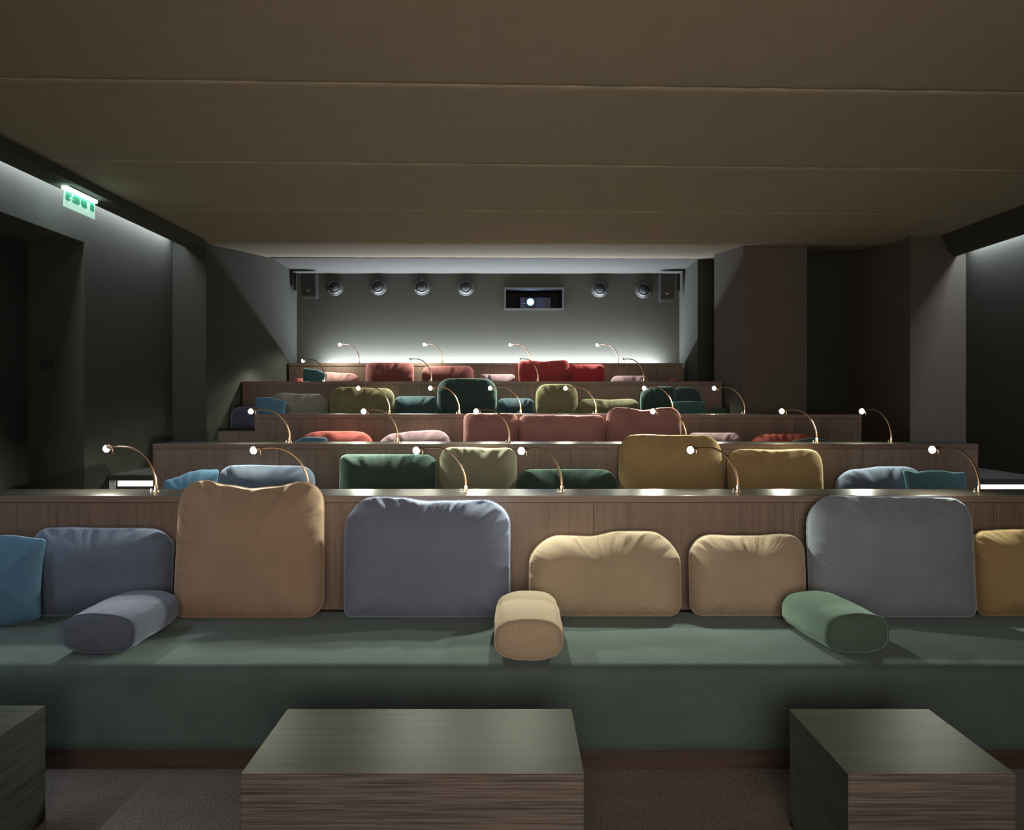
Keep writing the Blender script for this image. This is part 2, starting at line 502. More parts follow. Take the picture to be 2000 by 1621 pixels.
# ------------------------------------------------------------------ sofa benches
SLAB = ['long green velvet sofa bench in the foreground, running the full width',
        'sofa bench hidden behind the lowest timber shelf', 'sofa bench hidden behind the second timber shelf',
        'sofa bench hidden behind the third timber shelf', 'sofa bench hidden behind the fourth timber shelf']
def sofa_cover(name, x0, x1, y0, y1, z0, z1, parent, nx=160, wr=1.0):
    """Drape: front drop, rounded edge, seat top."""
    r = 0.05
    prof = []
    for i in range(9):
        prof.append((y0, z0 + (z1 - r - z0) * i / 8, 0))
    for i in range(1, 7):
        a = math.pi / 2 * i / 6
        prof.append((y0 + r - r * math.cos(a), z1 - r + r * math.sin(a), 1))
    for i in range(1, 13):
        prof.append((y0 + r + (y1 - y0 - r) * i / 12, z1, 2))
    prof.append((y1, z0, 3))
    bm = bmesh.new()
    cols = []
    for i in range(nx + 1):
        x = x0 + (x1 - x0) * i / nx
        c = []
        for (y, z, t) in prof:
            n1 = noise.noise(Vector((x * 1.3, y * 2.0 + z * 4.0, 3.0)))
            n2 = noise.noise(Vector((x * 4.0 + z * 6, y * 4.0 + z * 14.0, 9.0)))
            dy = dz = 0.0
            if t == 0 and z > z0 + 0.01: dy = (0.004 * n1 + 0.0025 * n2) * wr
            elif t == 1: dz = 0.005 * n1 * wr; dy = 0.004 * n1 * wr
            elif t == 2 and y < y1 - 0.25: dz = (0.004 * n1 + 0.002 * n2) * wr * min(1, (y1 - 0.25 - y) * 6)
            c.append(bm.verts.new((x, y + dy, z + dz)))
        cols.append(c)
    m = len(prof)
    for i in range(nx):
        for j in range(m):
            bm.faces.new((cols[i][j], cols[i][(j + 1) % m], cols[i + 1][(j + 1) % m], cols[i + 1][j]))
    bm.faces.new(cols[0]); bm.faces.new(cols[-1][::-1])
    o = mesh_obj(name, bm, M['sofa'], None, True)
    o.parent = parent
    o.matrix_parent_inverse = parent.matrix_basis.inverted()
    return o
for k in range(5):
    D = ROWD[k]
    x0, x1 = ROWX[k]
    zb = FLOORZ[k]
    y0 = 3.95 if k == 0 else D - 1.0
    s = empty('sofa_bench', ((x0 + x1) / 2, y0, zb))
    bpy.context.view_layer.update()
    tag(s, SLAB[k], 'sofa', 'sofa benches of the seating rows')
    sofa_cover('seat_cover', x0 + 0.02, x1 - 0.02, y0, D - 0.001, zb + 0.088, SEATZ[k], s, 170 if k == 0 else 30)
    wbox('plinth', x0 + 0.03, x1 - 0.03, y0 + 0.03, D - 0.02, zb, zb + 0.088, M['plinth'], s)

# wooden end box beside the fourth row
bx0, bx1 = PX(441, 9.25), PX(520, 9.25)
eb = empty('end_box', ((bx0 + bx1) / 2, 9.25, FLOORZ[3]))
tag(eb, 'low wooden end box at the far left of the fourth row', 'end box')
wbox('body', bx0 + 0.004, bx1, 9.006, 9.14, FLOORZ[3], PZ(837, 9.0) - 0.02, M['veneer'], eb)
wbox('top', bx0, bx1, 9.002, 9.14, PZ(837, 9.0) - 0.02, PZ(836, 9.0), M['shelf'], eb)

# ------------------------------------------------------------------ cushions
def lerp_list(vals, t):
    n = len(vals) - 1
    f = max(0.0, min(n - 1e-6, t * n))
    i = int(f)
    u = f - i
    u = u * u * (3 - 2 * u)
    return vals[i] * (1 - u) + vals[i + 1] * u

def outline(W, H, rt, rb, top, side, pin, N):
    """Closed outline (u,v); u in [-W/2,W/2], v in [0,H]. rt/rb = (left,right) corner radii."""
    def arc(cx, cy, r, a0, a1, n):
        return [(cx + r * math.cos(a0 + (a1 - a0) * i / n), cy + r * math.sin(a0 + (a1 - a0) * i / n)) for i in range(n + 1)]
    w2 = W / 2
    pts = []
    pts += arc(w2 - rb[1], rb[1], rb[1], -math.pi / 2, 0, 8)
    pts += arc(w2 - rt[1], H - rt[1], rt[1], 0, math.pi / 2, 8)
    pts += arc(-w2 + rt[0], H - rt[0], rt[0], math.pi / 2, math.pi, 8)
    pts += arc(-w2 + rb[0], rb[0], rb[0], math.pi, 1.5 * math.pi, 8)
    # resample evenly
    pts.append(pts[0])
    L = [0.0]
    for a, b in zip(pts[:-1], pts[1:]): L.append(L[-1] + math.hypot(b[0] - a[0], b[1] - a[1]))
    out = []
    j = 0
    for i in range(N):
        t = L[-1] * i / N
        while j < len(L) - 2 and L[j + 1] < t: j += 1
        u = (t - L[j]) / max(1e-9, L[j + 1] - L[j])
        out.append((pts[j][0] + (pts[j + 1][0] - pts[j][0]) * u, pts[j][1] + (pts[j + 1][1] - pts[j][1]) * u))
    res = []
    for (u, v) in out:
        tu = u / W + 0.5
        tv = v / H
        vv = v + lerp_list(top, tu) * H * max(0.0, tv) ** 2
        uu = u * (1 + lerp_list(side, tv))
        if pin:
            vv = vv + pin * H * (math.cos(2 * math.pi * tu) * -1 - 1) * 0.5 * (tv - 0.5) * 2
            uu = uu * (1 - pin * (1 - abs(2 * tv - 1) ** 1.6))
        res.append((uu, vv))
    return res

def cushion_mesh(name, W, H, T, rt=0.1, rb=0.05, top=(0, 0, 0), side=(0, 0), pin=0.0, N=96, R=14, seed=0, wrk=1.0, sharp=2.4, edge=0.46):
    rt = rt if isinstance(rt, tuple) else (rt, rt)
    rb = rb if isinstance(rb, tuple) else (rb, rb)
    m = min(W, H) / 2 - 0.005
    rt = tuple(min(r, m) for r in rt); rb = tuple(min(r, m) for r in rb)
    ol = outline(W, H, rt, rb, list(top), list(side), pin, N)
    cu, cv = 0.0, H * 0.48
    bm = bmesh.new()
    E = min(W, H) * edge
    sd = Vector((seed * 3.7, seed * 1.9, seed * 5.3))
    gw = 0.11 * 0.42 / edge
    def make(sign):
        rings = []
        for r in range(R + 1):
            s = (r / R) ** 1.7                   # 0 edge .. 1 centre; dense at the edge
            ring = []
            for i, (u, v) in enumerate(ol):
                du, dv = cu - u, cv - v
                dist = math.hypot(du, dv)
                pu, pv = u + du * s, v + dv * s
                if pin: d = min(1.0, s * min(W, H) * 0.5 / E)
                else: d = min(1.0, s * dist / E)
                th = T / 2 * (1 - (1 - d) ** sharp) ** (1 / sharp)
                roll = max(0.0, (pv / H - 0.55) / 0.45)
                if sign > 0 and not pin: th *= 1 - 0.55 * min(1.0, roll) ** 2
                # gathers running in from the seam
                a = i / N * 2 * math.pi
                g = noise.noise(Vector((math.cos(a) * 7.0, math.sin(a) * 7.0, sign * 2.0)) + sd)
                g2 = noise.noise(Vector((math.cos(a) * 17.0, math.sin(a) * 17.0, sign * 5.0)) + sd)
                k = (d / gw) * math.exp(1 - d / gw)
                upper = 0.45 + 0.75 * max(0.0, pv / H) ** 2
                th += wrk * T * k * upper * (0.05 * g + 0.10 * (abs(g2) * 2 - 0.55))
                lum = noise.noise(Vector((pu * 6.0, pv * 6.0, sign * 3.0)) + sd)
                th += wrk * T * 0.07 * lum * min(1, d * 1.5)
                ring.append((pu, pv, sign * th))
            rings.append(ring)
        return rings
    fr, bk = make(1), make(-1)
    edgev = [bm.verts.new((p[0], 0, p[1])) for p in fr[0]]
    for rings, sgn in ((fr, -1), (bk, 1)):
        prev = edgev
        for r in range(1, R):
            cur = [bm.verts.new((p[0], -p[2], p[1])) for p in rings[r]]
            for i in range(N):
                bm.faces.new((prev[i], prev[(i + 1) % N], cur[(i + 1) % N], cur[i]))
            prev = cur
        c = rings[R][0]
        cvv = bm.verts.new((c[0], -c[2], c[1]))
        for i in range(N):
            bm.faces.new((prev[i], prev[(i + 1) % N], cvv))
    return bm, ol

def cushion(name, row, px0, px1, pyt, col, label, T=0.22, lean=6, fwd=0.0, rz=0.0, roll=0.0, cat='cushion', group=None, seatz=None, seam=True, **kw):
    D = ROWD[row]
    zs = (SEATZ[row] if seatz is None else seatz) + 0.004
    H = 0.45
    la = math.radians(lean)
    for _ in range(6):
        yb = D - 0.008 - fwd - H * math.sin(la) - T / 2 * math.cos(la)
        ytop = yb + H * math.sin(la)
        H = max(0.12, (PZ(pyt, ytop) - zs) / math.cos(la))
    ym = yb + 0.6 * H * math.sin(la)
    x0, x1 = PX(px0, ym), PX(px1, ym)
    W = x1 - x0
    big = row == 0
    bm, ol = cushion_mesh(name, W, H, T, N=128 if big else 72, R=16 if big else 9, **kw)
    o = mesh_obj(name, bm, FAB[col], None, True)
    o.location = ((x0 + x1) / 2, yb, zs)
    o.rotation_euler = (-la, math.radians(roll), math.radians(rz))
    tag(o, label, cat, group or ('cushions on the ' + ROWWORD[row] + ' row'))
    if seam:
        bm = bmesh.new()
        n = len(ol)
        P3 = [Vector((u, 0.0, v)) for u, v in ol]
        rr = 0.0028
        rings = []
        for i in range(n):
            t = (P3[(i + 1) % n] - P3[i - 1]).normalized()
            a = Vector((0, 1, 0)); b = t.cross(a).normalized()
            rings.append([bm.verts.new(P3[i] + (a * math.cos(2 * math.pi * q / 5) + b * math.sin(2 * math.pi * q / 5)) * rr) for q in range(5)])
        for i in range(n):
            for q in range(5):
                bm.faces.new((rings[i][q], rings[i][(q + 1) % 5], rings[(i + 1) % n][(q + 1) % 5], rings[(i + 1) % n][q]))
        mesh_obj('seam', bm, FAB[col], o, True)
    return o

def pillow(row, px0, px1, pyt, col, label, **kw):
    base = dict(T=0.15, rt=0.02, rb=0.02, pin=0.06, sharp=1.7, edge=0.95, lean=18, seam=False, cat='pillow', wrk=0.45)
    base.update(kw)
    return cushion('throw_pillow', row, px0, px1, pyt, col, label, **base)

def back(row, px0, px1, pyt, col, label, **kw):
    kw.setdefault('seam', row == 0)
    return cushion('back_cushion', row, px0, px1, pyt, col, label, **kw)

def bolster(X0, Y0, X1, Y1, wid, hei, col, label, zs=0.425, seed=0):
    """A flattened roll lying on the seat from the back point (X1,Y1) to the front point (X0,Y0)."""
    L = math.hypot(X1 - X0, Y1 - Y0)
    bm = bmesh.new()
    N, K = 56, 30
    sd = Vector((seed, seed * 2.1, 0))
    def sect(k, inset, y):
        ring = []
        for i in range(N):
            a = 2 * math.pi * i / N
            c, s = math.cos(a), math.sin(a)
            e = 2 / 2.7
            x = wid / 2 * math.copysign(abs(c) ** e, c)
            z = hei / 2 * math.copysign(abs(s) ** e, s)
            if s < 0: z *= 0.97
            wob = 1 + 0.03 * noise.noise(Vector((c * 1.5, s * 1.5, y * 6)) + sd) + 0.022 * noise.noise(Vector((c * 5, s * 5, y * 9)) + sd)
            ring.append((x * inset * wob, y + 0.006 * noise.noise(Vector((x * 12, z * 12, y)) + sd), hei / 2 + z * inset * wob))
        return ring
    stations = [(0.0, 0.0), (0.0, 0.35), (0.001, 0.7), (0.006, 0.88), (0.016, 0.965), (0.032, 1.0)]
    st = [(y - 0.012 * (1 - i_) ** 2, i_) for y, i_ in stations]
    mid = [(0.032 + (L - 0.064) * j / K, 1.0 + 0.05 * math.sin(math.pi * j / K)) for j in range(1, K)]
    end = [(L - y, i_) for y, i_ in st[::-1]]
    allst = st + mid + end
    rings = []
    for k, (y, ins) in enumerate(allst):
        if ins == 0.0:
            rings.append([bm.verts.new((0, y, hei / 2))])
        else:
            rings.append([bm.verts.new(p) for p in sect(k, ins, y)])
    for A, B in zip(rings[:-1], rings[1:]):
        for i in range(N):
            if len(A) == 1: bm.faces.new((A[0], B[i], B[(i + 1) % N]))
            elif len(B) == 1: bm.faces.new((A[i], A[(i + 1) % N], B[0]))
            else: bm.faces.new((A[i], A[(i + 1) % N], B[(i + 1) % N], B[i]))
    o = mesh_obj('bolster_cushion', bm, FAB[col], None, True)
    o.location = (X0, Y0, zs)
    o.rotation_euler = (0, 0, -math.atan2(X1 - X0, Y1 - Y0))
    tag(o, label, 'bolster', 'bolsters on the front sofa')
    bm = bmesh.new()
    sr = [Vector(p) for p in sect(0, 0.985, 0.018)]
    rs = []
    for i in range(N):
        t = (sr[(i + 1) % N] - sr[i - 1]).normalized()
        a = Vector((0, 1, 0)); b = t.cross(a).normalized()
        rs.append([bm.verts.new(sr[i] + (a * math.cos(2 * math.pi * q / 5) + b * math.sin(2 * math.pi * q / 5)) * 0.003) for q in range(5)])
    for i in range(N):
        for q in range(5):
            bm.faces.new((rs[i][q], rs[i][(q + 1) % 5], rs[(i + 1) % N][(q + 1) % 5], rs[(i + 1) % N][q]))
    mesh_obj('end_seam', bm, FAB[col], o, True)
    return o

# ---- front row
pillow(0, -70, 92, 1045, 'sky', 'bright blue throw pillow cut by the left edge, on the front sofa', fwd=0.2, T=0.16, lean=14, roll=-3, seed=1, wrk=0.15)
back(0, 64, 337, 1032, 'bluegrey', 'low wide blue grey back cushion left of the tall tan one', seed=2, rt=(0.07, 0.10), rb=0.06, top=(0, 0.01, 0, 0, -0.02), T=0.23)
back(0, 346, 634, 943, 'tan', 'tall tan back cushion with sagging top on the front sofa', seed=3, rt=(0.09, 0.09), rb=(0.05, 0.09), top=(0.0, 0.015, -0.02, -0.045, -0.03, 0.005, 0.0), side=(0.005, 0.0, -0.01, -0.03), T=0.24, lean=6)
zc = back(0, 673, 996, 972, 'purplegrey', 'large violet grey back cushion with zip, centre of the front sofa', seed=4, rt=(0.15, 0.12), rb=(0.035, 0.05), top=(-0.02, 0.01, 0.0, -0.03, -0.025, -0.02, -0.03), side=(-0.01, 0.0, 0.0, 0.0), T=0.24)
back(0, 1034, 1329, 1038, 'sand', 'humped sand coloured back cushion behind the beige bolster', seed=5, rt=(0.14, 0.15), rb=(0.05, 0.06), top=(-0.10, -0.05, -0.06, 0.0, 0.0, -0.06), T=0.23)
back(0, 1346, 1571, 1045, 'beige', 'smallest tan beige back cushion on the front sofa, beside the green bolster', seed=6, rt=(0.10, 0.08), rb=0.06, top=(-0.02, 0.0, -0.01, -0.01, 0.01, 0.0), T=0.22)
back(0, 1577, 1898, 968, 'greyblue', 'large blue grey back cushion at the right, behind the green bolster', seed=7, rt=(0.14, 0.10), rb=(0.10, 0.04), top=(0, 0.0, -0.012, -0.015, -0.02), side=(0.0, 0, 0, -0.01), T=0.24)
back(0, 1904, 2160, 1036, 'ochre', 'ochre yellow back cushion cut by the right edge on the front sofa', seed=8, rt=0.05, rb=0.04, top=(-0.01, 0.01, 0, 0), T=0.22)
bolster(-1.70, 4.09, -1.69, 4.65, 0.31, 0.165, 'slate', 'dark slate blue bolster lying on the front sofa at left', seed=1)
bolster(0.066, 3.985, 0.070, 4.63, 0.275, 0.165, 'sand', 'beige bolster pointing at the viewer in the middle of the front sofa', seed=2)
bolster(1.42, 4.09, 1.37, 4.63, 0.27, 0.165, 'green', 'green bolster lying on the front sofa at right', seed=3)
# ---- second row
pillow(1, 318, 424, 916, 'sky', 'light blue throw pillow at the left end of the second row', top=(-0.12, -0.1, -0.04, 0.02, 0.06), seed=9)
back(1, 425, 615, 909, 'bluegrey', 'blue grey cushion at left of the second row, beside the light blue pillow', seed=10, rt=0.10, top=(0, 0.01, 0.0, -0.01))
back(1, 662, 853, 887, 'bottle', 'taller bottle green cushion in the second row, left of the sage one', seed=11, rt=(0.05, 0.07), top=(0, 0, 0, -0.01))
back(1, 858, 1010, 873, 'sage', 'pale sage cushion in the second row between two bottle green ones', seed=12, rt=0.08, side=(-0.25, -0.12, 0.0, 0.0), top=(0, 0.0, -0.015, 0))
back(1, 1006, 1208, 916, 'bottle', 'low bottle green cushion in the second row, left of the mustard ones', seed=13, rt=0.12, T=0.2)
back(1, 1208, 1411, 848, 'ochre', 'tallest mustard tan cushion in the second row', seed=14, rt=(0.1, 0.12), side=(0, 0.0, 0.0, -0.03), top=(-0.01, 0, -0.01, -0.01, 0))
back(1, 1421, 1607, 877, 'ochre', 'lower mustard cushion in the second row, right of the tallest one', seed=15, rt=0.09, top=(0, 0, -0.01, 0, 0))
back(1, 1632, 1810, 911, 'bluegrey', 'blue grey cushion at right of the second row, behind a teal pillow', seed=16, rt=0.12, top=(-0.08, -0.04, 0, 0.0, -0.05))
pillow(1, 1768, 1892, 911, 'teal', 'teal throw pillow at the right end of the second row', fwd=0.2, top=(0.02, -0.05, -0.06, -0.05, -0.02), seed=17, T=0.14)
# ---- third row
back(2, 582, 729, 842, 'coral', 'coral cushion at left of the third row', seed=18, rt=0.12, top=(-0.06, 0, 0.0, -0.02))
pillow(2, 560, 638, 851, 'sky', 'small blue pillow sliver in front of the left coral cushion', fwd=0.20, seed=19, T=0.12, top=(-0.1, -0.02, 0.02))
back(2, 735, 880, 840, 'mauve', 'mauve cushion sloping to the left in the third row', seed=20, rt=0.12, top=(-0.16, -0.06, -0.02, 0, 0))
back(2, 905, 1011, 807, 'pink', 'narrowest dusky pink cushion of the third row', seed=21, rt=0.05, rb=0.04)
back(2, 1013, 1181, 810, 'pink', 'widest dusky pink cushion in the middle of the third row', seed=22, rt=0.06, rb=0.04, top=(0, 0, -0.01, 0))
back(2, 1184, 1331, 796, 'pink', 'tallest dusky pink cushion with dipped top in the third row', seed=23, rt=0.1, top=(0.01, 0.0, -0.035, 0.0, 0.01))
back(2, 1342, 1447, 845, 'mauve', 'low mauve cushion at right of the third row', seed=24, rt=0.06)
back(2, 1462, 1597, 847, 'coral', 'coral red cushion at right of the third row', seed=25, rt=0.13, top=(-0.03, 0, 0, -0.02))
pillow(2, 1548, 1632, 855, 'teal', 'teal pillow sliver in front of the right coral cushion', fwd=0.20, seed=26, T=0.12)
# ---- fourth row
cushion('back_cushion', 3, 452, 505, 795, 'navy', 'dark navy cushion on the wooden end box beside the fourth row', fwd=0.97, T=0.11, lean=3, seatz=PZ(836, 9.0) - 0.004, seed=27, rt=(0.08, 0.02), rb=0.02, seam=False)
pillow(3, 497, 558, 775, 'sky', 'blue throw pillow with pointed corner at left of the fourth row', fwd=0.22, seed=28, T=0.12, top=(0.06, 0.0, -0.04, -0.05))
back(3, 523, 641, 767, 'stone', 'pale stone cushion with wavy top in the fourth row', seed=29, rt=0.12, top=(-0.02, 0.0, -0.025, -0.02, -0.03))
back(3, 644, 770, 756, 'olive', 'wide olive cushion in the fourth row beside the pale stone one', seed=30, rt=0.1, top=(-0.01, 0.0, -0.02, -0.02))
back(3, 771, 853, 774, 'petrol', 'petrol blue cushion left of the tall dark green one', seed=31, rt=0.05)
back(3, 853, 971, 739, 'deepgreen', 'tallest dark green cushion in the fourth row', seed=32, rt=(0.13, 0.14), side=(0, 0, -0.01, 0))
back(3, 972, 1043, 778, 'petrol', 'petrol blue cushion right of the tall dark green one', seed=33, rt=0.06)
back(3, 1047, 1128, 750, 'olive', 'narrow olive cushion with pinched sides in the fourth row', seed=34, rt=0.1, side=(-0.08, 0, 0.02, -0.02))
back(3, 1129, 1248, 779, 'olive', 'low wide olive cushion in the fourth row', seed=35, rt=0.08, top=(0, 0, -0.02, 0, 0))
back(3, 1250, 1318, 755, 'deepgreen', 'tall dark green cushion at right of the fourth row', seed=36, rt=(0.12, 0.04), T=0.17)
back(3, 1319, 1370, 756, 'deepgreen', 'shaded dark green cushion behind the teal pillow of the fourth row', seed=37, rt=(0.03, 0.12), T=0.16)
pillow(3, 1313, 1380, 783, 'teal', 'teal pillow at right of the fourth row', fwd=0.2, seed=38, T=0.13, pin=0.02)
cushion('back_cushion', 3, 1385, 1421, 794, 'green', 'dim grey green cushion at the right end of the fourth row', fwd=0.1, seed=39, T=0.14, rt=0.12, seam=False)
# ---- top row
back(4, 610, 701, 727, 'pink', 'pink cushion at left of the top row', seed=40, rt=0.1, top=(0, 0, -0.02, -0.03))
pillow(4, 590, 638, 721, 'teal', 'teal pillow at left of the top row', fwd=0.22, seed=41, T=0.12, top=(0.08, 0, -0.04))
cushion('back_cushion', 4, 570, 606, 739, 'coral', 'red cushion tip at the far left of the top row', seed=42, rt=0.08, T=0.14, seam=False, fwd=0.0)
back(4, 714, 808, 708, 'wine', 'taller wine red cushion in the top row', seed=43, rt=0.05)
back(4, 824, 925, 715, 'wine', 'lower wine red cushion in the top row', seed=44, rt=0.08)
back(4, 937, 1006, 731, 'mauve', 'low mauve cushion in the top row left of the crimson one', seed=45, rt=0.04)
back(4, 1013, 1111, 704, 'crimson', 'tallest crimson cushion in the top row', seed=46, rt=(0.05, 0.07), top=(0, 0, -0.02, 0.0, 0.02), side=(0, -0.02, 0.0, 0.02))
back(4, 1113, 1180, 712, 'red', 'bright red cushion in the top row beside the crimson one', seed=47, rt=0.05)
back(4, 1193, 1269, 734, 'mauve', 'mauve cushion at right of the top row', seed=48, rt=0.08)
back(4, 1305, 1333, 740, 'wine', 'dark red cushion tip at the right end of the top row', seed=49, rt=0.1, T=0.14)
# zip of the violet grey cushion
bm = bmesh.new()
add_box(bm, 0.395, 0.401, 0.012, 0.016, 0.16, 0.36)
o = mesh_obj('zip', bm, M['steel'], zc)

# ------------------------------------------------------------------ gooseneck lamps
SPAN = 0.272
arm_pts = [(0, 0, 0.028), (-0.006, 0, 0.08), (-0.035, 0, 0.146), (-0.082, 0, 0.198), (-0.14, 0, 0.227), (-0.205, 0, 0.233), (-SPAN + 0.02, 0, 0.229)]
arm_c = catmull(arm_pts, 5)
lm = {}
bm = bmesh.new(); add_lathe(bm, [(0.0, 0.0), (0.016, 0.0), (0.016, 0.003), (0.0085, 0.005), (0.0085, 0.03), (0.006, 0.033), (0.0, 0.033)], (0, 0, 0), n=16)
lm['base'] = (bm, 'copper')
bm = bmesh.new(); add_lathe(bm, [(0.0, 0.0), (0.008, 0.0), (0.008, 0.002), (0.004, 0.003), (0.004, 0.017), (0.0, 0.018)], (-0.026, 0, 0), n=12)
lm['switch'] = (bm, 'steel')
bm = bmesh.new(); add_tube(bm, arm_c, [0.0066 - 0.0025 * i / (len(arm_c) - 1) for i in range(len(arm_c))], 10)
lm['arm'] = (bm, 'copper')
bm = bmesh.new(); add_tube(bm, [(-SPAN + 0.036, 0, 0.231), (-SPAN + 0.018, 0, 0.231), (-SPAN + 0.006, 0, 0.230), (-SPAN - 0.002, 0, 0.229)], [0.0045, 0.009, 0.014, 0.0145], 14)
lm['lamp_head'] = (bm, 'copper')
bm = bmesh.new(); add_lathe(bm, [(0.0, -0.019), (0.009, -0.017), (0.0155, -0.010), (0.0185, 0.0), (0.0155, 0.010), (0.009, 0.017), (0.0, 0.019)], (-SPAN - 0.008, 0, 0.222), n=16)
lm['bulb'] = (bm, 'bulb')
bm = bmesh.new(); add_lathe(bm, [(0.0, 0.0), (0.0035, 0.001), (0.0035, 0.026), (0.0015, 0.028), (0.0015, 0.036), (0.0, 0.036)], (-SPAN + 0.028, 0, 0.196), n=10)
lm['toggle'] = (bm, 'copper')
lmesh = {}
for n, (bm, mk) in lm.items():
    bmesh.ops.recalc_face_normals(bm, faces=bm.faces[:])
    me = bpy.data.meshes.new(n); bm.to_mesh(me); bm.free()
    for p in me.polygons: p.use_smooth = True
    me.materials.append(M[mk]); lmesh[n] = me
spot = bpy.data.lights.new('lamp_light', 'SPOT')
spot.energy = LAMP_W
spot.color = LAMP_COL
spot.spot_size = math.radians(160)
spot.spot_blend = 0.3
spot.shadow_soft_size = 0.012
LAMPS = [
    [(208, 305), (495, 602), (813, 910), (1018, 1097), (1348, 1441), (1820, 1912)],
    [(490, 566), (710, 777), (930, 995), (1275, 1340), (1527, 1595), (1683, 1741)],
    [(700, 761), (840, 897), (957, 1017), (1104, 1164), (1258, 1314), (1395, 1455)],
    [(592, 635), (797, 843), (1012, 1051), (1213, 1258)],
    [(663, 702), (828, 864), (996, 1036), (1166, 1208)]]
ORD = {6: ['leftmost', 'second from left', 'third from left', 'third from right', 'second from right', 'rightmost'],
       4: ['leftmost', 'second from left', 'second from right', 'rightmost']}
for k, row in enumerate(LAMPS):
    Dl = ROWD[k] + (0.21 if k < 4 else 0.13)
    for i, (hx, bx) in enumerate(row):
        # swing of the arm about its base
        best = None
        for a in range(45, -46, -1):
            th = math.radians(a)
            pxh = 1000 + F * (PX(bx, Dl) - (SPAN + 0.008) * math.cos(th)) / (Dl - (SPAN + 0.008) * math.sin(th))
            if best is None or abs(pxh - hx) < best[0] - 0.5: best = (abs(pxh - hx), th)
        rz = best[1]
        L = empty('gooseneck_lamp', (PX(bx, Dl), Dl, ROWZ[k]), rz)
        tag(L, 'lit copper gooseneck lamp on the %s timber shelf, %s of %s' % (ROWWORD[k], ORD[len(row)][i], {6: 'six', 4: 'four'}[len(row)]), 'lamp', 'gooseneck lamps on the timber shelves')
        for n, me in lmesh.items():
            link(bpy.data.objects.new(n, me), L)
        s = bpy.data.objects.new('lamp_light', spot)
        link(s, L)
        s.location = (-SPAN - 0.008, 0, 0.198)
        s.rotation_euler = (0, math.radians(8), 0)

# ------------------------------------------------------------------ coffee tables
def table(x0, x1, y0, y1, h, label):
    t = empty('coffee_table', ((x0 + x1) / 2, (y0 + y1) / 2, 0))
    tag(t, label, 'table', 'dark oak block tables')
    th = 0.03
    def mit(name, vs, mat):
        bm = bmesh.new()
        V = [bm.verts.new(v) for v in vs]
        for q in ((0, 1, 2, 3), (7, 6, 5, 4), (0, 4, 5, 1), (1, 5, 6, 2), (2, 6, 7, 3), (3, 7, 4, 0)):
            bm.faces.new([V[i] for i in q])
        bmesh.ops.bevel(bm, geom=bm.edges[:], offset=0.0012, segments=1, affect='EDGES')
        o = mesh_obj(name, bm, mat)
        o.parent = t; o.matrix_parent_inverse = t.matrix_basis.inverted()
    bpy.context.view_layer.update()
    xi0, xi1, yi0, yi1, hi = x0 + th, x1 - th, y0 + th, y1 - th, h - th
    mit('top_panel', [(x0, y0, h), (x1, y0, h), (x1, y1, h), (x0, y1, h), (xi0, yi0, hi), (xi1, yi0, hi), (xi1, yi1, hi), (xi0, yi1, hi)], M['oak_top_sheen'])
    mit('front_panel', [(x0, y0, h), (x1, y0, h), (x1, y0, 0), (x0, y0, 0), (xi0, yi0, hi), (xi1, yi0, hi), (xi1, yi0, 0), (xi0, yi0, 0)], M['oak_side'])
    mit('back_panel', [(x0, y1, h), (x1, y1, h), (x1, y1, 0), (x0, y1, 0), (xi0, yi1, hi), (xi1, yi1, hi), (xi1, yi1, 0), (xi0, yi1, 0)], M['oak_side'])
    mit('side_panel', [(x0, y0, h), (x0, y1, h), (x0, y1, 0), (x0, y0, 0), (xi0, yi0, hi), (xi0, yi1, hi), (xi0, yi1, 0), (xi0, yi0, 0)], M['oak_end_shade'])
    mit('side_panel', [(x1, y0, h), (x1, y1, h), (x1, y1, 0), (x1, y0, 0), (xi1, yi0, hi), (xi1, yi1, hi), (xi1, yi1, 0), (xi1, yi0, 0)], M['oak_end_shade'])
    return t
table(-0.776, 0.206, 2.86, 3.46, 0.40, 'wide dark oak block table in the middle foreground')
table(0.960, 1.440, 2.86, 3.46, 0.40, 'narrow dark oak block table in the right foreground')
table(-2.25, -1.631, 2.90, 3.50, 0.40, 'dark oak block table cut off at the lower left corner')

# ------------------------------------------------------------------ steps with lit nosing in the side aisles
def step(x0, x1, y0, y1, z, z0, label):
    s = empty('aisle_step', ((x0 + x1) / 2, y0, z0))
    tag(s, label, 'step', 'lit steps in the side aisles')
    wbox('body', x0, x1, y0 + 0.04, y1, z0, z - 0.04, M['stepcarpet'], s)
    wbox('tread', x0, x1, y0, y1, z - 0.04, z, M['stepcarpet'], s, 0.004)
    wbox('light_strip', x0 + 0.06, x1, y0 + 0.032, y0 + 0.04, z - 0.088, z - 0.046, M['strip'], s)
    wbox('end_cap', x0 + 0.0, x0 + 0.045, y0 + 0.02, y0 + 0.04, z - 0.16, z - 0.042, M['badge'], s)
aL = tag(box('floor_aisle_left', XL, ROWX[1][0] - 0.02, 5.0 + SHELF, 7.6, 0.0, 0.58, M['stepcarpet']), 'raised landing in the left aisle', None, None, 'structure')
aR = tag(box('floor_aisle_right', ROWX[1][1] + 0.02, XR, 5.0 + SHELF, 7.6, 0.0, 0.58, M['stepcarpet']), 'raised landing in the right aisle', None, None, 'structure')
step(XL + 0.003, ROWX[1][0] + 0.1, 7.55, 9.0, 0.90, 0.58, 'step with glowing nosing by the left wall, beyond the doorway')
step(ROWX[1][1] + 0.02, XR - 0.003, 7.2, 8.6, 0.90, 0.58, 'step with glowing nosing at the right wall')

